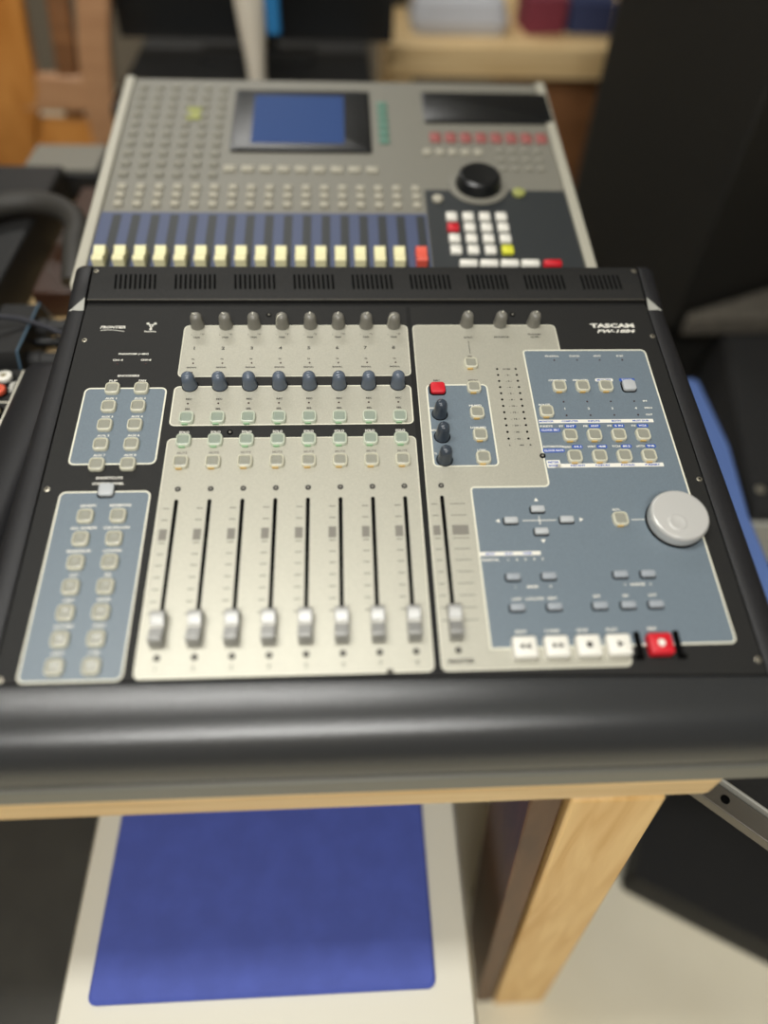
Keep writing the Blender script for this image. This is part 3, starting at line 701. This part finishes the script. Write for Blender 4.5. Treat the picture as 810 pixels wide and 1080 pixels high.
# carpeted case and loudspeaker on the right
cc = empty('carpeted_case', (.86, .29, 0), 'black carpet-covered case standing low beside the right end of the console', 'case')
co = Vector((-.86, -.29, 0))
cp = [(.548, .045), (.668, .52), (1.24, .52), (1.24, .02)]
W('case_body', G().prism(cp, .012, .5), M['carpet'], co, parent=cc, bevel=.008)
for x, y in ((.70, .479), (.572, .09)):
    W('corner_screw', G().lathe([(.007, .4995), (.007, .5015), (.0045, .503), (.0001, .503)], c=(x, y, 0), seg=14), M['steel'], co, parent=cc)
W('edge_strip', G().add([(.542, .036, .4), (1.22, .002, .4), (1.22, .018, .4), (.543, .044, .4), (.542, .036, .485), (1.22, .002, .485), (1.22, .018, .485), (.543, .044, .485)], [(0, 1, 2, 3), (7, 6, 5, 4), (0, 4, 5, 1), (1, 5, 6, 2), (2, 6, 7, 3), (3, 7, 4, 0)]), M['facet'], co, parent=cc, label='grey metal edge strip')

sp = empty('loudspeaker', (.72, .8, 0), 'huge black loudspeaker cabinet rising behind the carpeted case on the right', 'loudspeaker')
spo = Vector((-.72, -.8, 0))
fp = [(.560, .475), (.430, .80), (.80, 1.15), (1.10, .72)]
W('cabinet', G().prism(fp, .50, 1.75), M['speaker'], spo, parent=sp, bevel=.006)
W('plinth', G().prism([(.55, .53), (.43, .83), (.80, 1.2), (1.25, .72), (1.2, .53)], 0, .50), M['speaker'], spo, parent=sp)
W('carpet_mat', G().prism([(.568, .452), (.572, .468), (1.15, .715), (1.2, .70), (1.2, .48)], .502, .545), M['fuzz'], bevel=.01, label='brownish grey carpet strip at the foot of the loudspeaker', cat='carpet')  # carpet strip, browner and paler than the case carpet

# ================================================================ LEFT SIDE
lm = empty('compact_mixer', (-.50, -.15, DESK), 'small dark mixer with white and orange jacks at the left edge of the desk', 'mixer')
lo = Vector((.50, .15, -DESK))
W('case', G().box(-.60, -.3475, -.36, .022, .741, .778), M['face'], lo, parent=lm, bevel=.002)
rings = []
for y, dz in ((-.37, 0), (.012, 0), (.026, -.006)):
    rings.append([(x, y, z + (dz if z > .75 else 0)) for x, z in ((-.3465, .741), (-.3465, .784), (-.341, .788), (-.315, .788), (-.307, .784), (-.302, .774), (-.300, .741))])
W('side_cheek', G().loft(rings), M['cheek'], lo, parent=lm, smooth=50)
W('white_edge_line', G().box(-.3515, -.3495, -.35, .018, .7775, .7788), M['cream'], lo, parent=lm)
for y in (-.03, -.056): W('panel_line', G().box(-.45, -.352, y - .0006, y + .0006, .7775, .7785), M['cream'], lo, parent=lm)
def jack(x, y, mt, hexa=False):
    j = W('jack', G().lathe([(.0075, .777), (.0075, .783), (.006, .784), (.0035, .784), (.0034, .780), (.0001, .780)], c=(x, y, 0), seg=6 if hexa else 20), M[mt], lo, parent=lm)
    W('jack_collar', G().lathe([(.0095, .777), (.0095, .7795), (.0001, .7795)], c=(x, y, 0), seg=20), M['slot'], parent=j)
    W('pin', G().lathe([(.0015, .779), (.0015, .7845), (.0001, .7845)], c=(x, y, 0), seg=8), M['gold'], parent=j)
jack(-.365, .005, 'whitebtn'); jack(-.3655, -.0155, 'redjack'); jack(-.361, -.046, 'gold', True); jack(-.366, -.072, 'gold', True)
g = G()
text(g, 'TAPE', .0, .0, .0045, z=0, bold=.03)
tx = W('lettering', g, M['white'], lo + Vector((-.3555, -.008, .7786)), parent=lm, smooth=0); tx.rotation_euler = (0, 0, math.radians(90))

ru = W('rack_unit', G().box(-1.0, -.405, .045, .435, .741, .80), M['black'], bevel=.004, label='flat black rack unit on the desk behind the small left mixer', cat='rack unit')
ib = empty('stage_box', (-.382, .09, DESK), 'small dark connector box with blue edge lines beside the rack unit', 'connector box')
io = Vector((.382, -.09, -DESK))
W('box_body', G().yzprism([(.036, .741), (.032, .765), (.04, .785), (.125, .785), (.15, .741)], -.40, -.362), M['black'], io, parent=ib)
W('edge_trim', G().tube([(-.361, .034, .744), (-.361, .031, .765), (-.361, .04, .786), (-.361, .126, .786), (-.361, .151, .744)], .0011, 6), M['blueedge'], io, parent=ib)
for i, (y, z) in enumerate(((.106, .768), (.062, .757))):
    pl = W('cable_plug', G().lathe([(.0105, -.362), (.0105, -.350), (.0088, -.349), (.0088, -.335), (.0096, -.334), (.0096, -.328), (.006, -.326), (.0001, -.326)], c=(0, y, z), seg=24, axis='x'), M['rubberblack'],
           label=('black round connector plugged into the side of the connector box, farther one', 'black round connector plugged into the side of the connector box, nearer one')[i], cat='connector', group='round connectors on the connector box')
W('silver_plug', G().lathe([(.003, -.362), (.005, -.360), (.005, -.34), (.0062, -.339), (.0062, -.318), (.0001, -.318)], c=(0, .084, .765), seg=16, axis='x'), M['bezel'], label='slim shiny black plug between the two round connectors', cat='connector')
pts = [(-.60, .10, .82), (-.50, .085, .8075), (-.43, .075, .8055), (-.40, .078, .8035), (-.37, .088, .793), (-.34, .080, .787), (-.315, .075, .775), (-.300, .09, .755), (-.298, .13, .746)]
W('audio_cable', G().tube(pts, .0026, 8), M['cable'], label='thin dark cable crossing from the left edge to the control surface', cat='cable')
# orange-brown box with outline
ob = empty('brown_box', (-.335, .245, DESK), 'dark reddish brown box with thin outlines between rack unit and grey mixer', 'box')
oo = Vector((.335, -.245, -DESK))
W('box_body', G().box(-.385, -.31, .165, .425, .741, .775), M['deepbrown'], oo, parent=ob, bevel=.003)
W('outline', G().tube([(-.378, .32, .7755), (-.378, .215, .7755), (-.352, .172, .7755), (-.322, .25, .7755), (-.322, .32, .7755)], .0009, 6), M['railgrey'], oo, parent=ob)

arc = []
for i in range(15):
    t = math.pi * (i / 14); arc.append((-.405 - .075 * math.cos(t), .20 + .095 * math.sin(t), .816))
W('cable_loop', G().tube(arc + [(-.33, .16, .79)], .014, 12), M['loop'], label='thick dark grey cable loop lying on the black rack unit', cat='cable')
bb = empty('power_supply', (-.42, .49, DESK), 'small black box with a grey top at the far left of the desk', 'box')
W('box_body', G().box(-.055, .055, -.04, .05, .001, .042), M['black'], parent=bb, bevel=.004)
W('grey_top', G().box(-.05, .05, -.035, .045, .042, .045), M['mixgrey'], parent=bb)

# wooden chair behind
ch = empty('wooden_chair', (-.56, .90, 0), 'orange varnished wooden chair behind the desk at the upper left', 'chair')
def cw(name, g, m, **k): return W(name, g, m, Vector((.56, -.90, 0)), parent=ch, **k)
def post(pts, w, d, m='orange', name='back_post'):
    rings = [[(x - w, y - d, z), (x + w, y - d, z), (x + w, y + d, z), (x - w, y + d, z)] for x, y, z in pts]
    return cw(name, G().loft(rings), M[m], bevel=.006, smooth=50)
post([(-.70, 1.02, 0), (-.69, .93, .45), (-.655, .86, .62), (-.605, .85, .75), (-.585, .85, .90), (-.59, .87, 1.0)], .045, .014)
post([(-.46, 1.02, 0), (-.455, .93, .45), (-.465, .86, .62), (-.46, .85, .73), (-.445, .85, .82), (-.425, .85, .90), (-.42, .87, 1.0)], .028, .014, 'tan')
post([(-.515, .86, .70), (-.505, .85, .76), (-.488, .85, .88), (-.485, .87, 1.0)], .019, .008, 'darkwood', 'back_slat')
cw('back_rail', G().box(-.60, -.455, .838, .862, .715, .775), M['tan'], bevel=.006, label='pinkish tan lower back rail')
cw('top_rail', G().box(-.63, -.40, .86, .885, .98, 1.05), M['orange'], bevel=.01)
cw('lower_panel', G().box(-.63, -.46, .852, .868, .55, .70), M['orange'], bevel=.004)
cw('seat', G().box(-.72, -.43, .92, 1.32, .43, .46), M['orange'], bevel=.01)
for x in (-.69, -.46): cw('leg', G().box(x - .018, x + .018, 1.27, 1.306, 0, .43), M['orange'])

# black cabinet behind mixer, cup on it
W('flight_case', G().box(-.385, .03, .64, 1.05, 0, .80), M['black'], bevel=.006, label='tall black case right behind the grey digital mixer', cat='case')
mo = empty('monitor', (-.17, .90, .80), 'black computer monitor on the black case at the top of the picture', 'monitor')
W('housing', G().box(-.24, .24, -.012, .02, .02, .34), M['black'], parent=mo, bevel=.004)
W('screen', G().box(-.228, .228, -.0135, -.0125, .032, .33), M['bezel'], parent=mo)
W('stand', G().box(-.03, .03, .0, .02, 0.004, .10).prism(rrect(.2, .14, .02), 0, .006), M['black'], parent=mo)
cu = empty('spray_bottle', (-.158, .70, .80), 'slim white bottle with a bright blue side label on the black case behind the mixer', 'bottle')
W('bottle_body', G().lathe([(.012, 0), (.014, .01), (.016, .05), (.022, .10), (.026, .15), (.026, .21), (.012, .23), (.012, .25), (.0001, .25)], seg=24), M['cupwhite'], parent=cu)
W('label_strip', G().box(.022, .044, -.012, .012, .085, .20), M['cupblue'], parent=cu, bevel=.003, label='bright blue label')

# side table at the back
tb_ = empty('side_table', (.33, 1.22, 0), 'light wood table at the back with papers and boxes on it', 'table')
to = Vector((-.33, -1.22, 0))
W('table_top', G().box(.07, .62, 1.0, 1.55, .728, .785), M['desk'], to, parent=tb_, bevel=.004)
W('drawer_box', G().box(.38, .59, 1.02, 1.5, .05, .728), M['darkwood'], to, parent=tb_, bevel=.003)
for x, y in ((.10, 1.03), (.10, 1.51), (.60, 1.52)): W('leg', G().box(x - .02, x + .02, y - .02, y + .02, 0, .728), M['desk'], to, parent=tb_)
W('paper_bag', G().loft([rrect(.19, .11, .02, 0), rrect(.20, .12, .03, .02), rrect(.18, .09, .03, .05), rrect(.14, .05, .02, .06)]), M['paper'], (.215, 1.12, .7855), label='crumpled white paper bag on the light wood table', cat='bag')
W('parts_box', G().prism(rrect(.08, .09, .006), 0, .06), M['magenta'], (.385, 1.12, .7855), (0, 0, .1), label='dark red box on the light wood table', cat='box')
W('parts_box', G().prism(rrect(.09, .08, .006), 0, .055), M['navy'], (.485, 1.12, .7855), (0, 0, -.1), label='navy blue box on the table beside the dark red one', cat='box')
W('black_box', G().prism(rrect(.07, .10, .006), 0, .10), M['black'], (.09, 1.30, .7855), label='black box at the left end of the light wood table', cat='box')

# ================================================================ LIGHTS
def lamp(x, y, sx, sy, power, name):
    r = empty('ceiling_lamp', (x, y, 2.6), name, 'ceiling lamp', group='ceiling lamps')
    W('housing', G().box(-sx / 2 - .03, sx / 2 + .03, -sy / 2 - .03, sy / 2 + .03, -.05, -.001), M['whitebox'], parent=r)
    W('diffuser', G().box(-sx / 2, sx / 2, -sy / 2, sy / 2, -.058, -.051), M['lamp'], parent=r)
    L = D.lights.new('lamp_light', 'AREA'); L.shape = 'RECTANGLE'; L.size = sx; L.size_y = sy; L.energy = power; L.color = (1.0, .99, .955)
    o = D.objects.new('lamp_light', L); C.objects.link(o); o.parent = r; o.location = (0, 0, -.065)
lamp(-.45, -.15, 1.2, .16, 21, 'ceiling lamp above the desk')
lamp(-.3, -1.75, 1.4, .16, 52, 'ceiling lamp behind the seat side of the desk')
lamp(-.6, 2.0, 1.2, .16, 20, 'ceiling lamp at the far end of the room')
w = D.worlds.new('World'); bpy.context.scene.world = w; w.use_nodes = True
w.node_tree.nodes['Background'].inputs[0].default_value = (.9, .93, 1, 1); w.node_tree.nodes['Background'].inputs[1].default_value = .3

# ================================================================ CAMERA
cam = D.cameras.new('camera'); co_ = D.objects.new('camera', cam); C.objects.link(co_)
rows = ((0.9984669097890748, -0.046445828444958204, 0.030110049424020978), (0.015920974076253938, 0.7619697975798214, 0.6474168287592079), (-0.053012759225668726, -0.6459448990403343, 0.7615410919727534))
mw = Matrix(rows).transposed().to_4x4(); mw.translation = (-.02662782, -.57284516, 1.2447799)
co_.matrix_world = mw
cam.sensor_fit = 'HORIZONTAL'; cam.sensor_width = 36; cam.lens = 749 / 810 * 36; cam.clip_start = .01
cam.dof.use_dof = True; cam.dof.focus_distance = .597; cam.dof.aperture_fstop = 1.6
sc_ = bpy.context.scene; sc_.camera = co_
sc_.view_settings.view_transform = 'Standard'; sc_.view_settings.look = 'None'; sc_.view_settings.gamma = 1; sc_.view_settings.use_curve_mapping = False
sc_.view_settings.exposure = -0.24
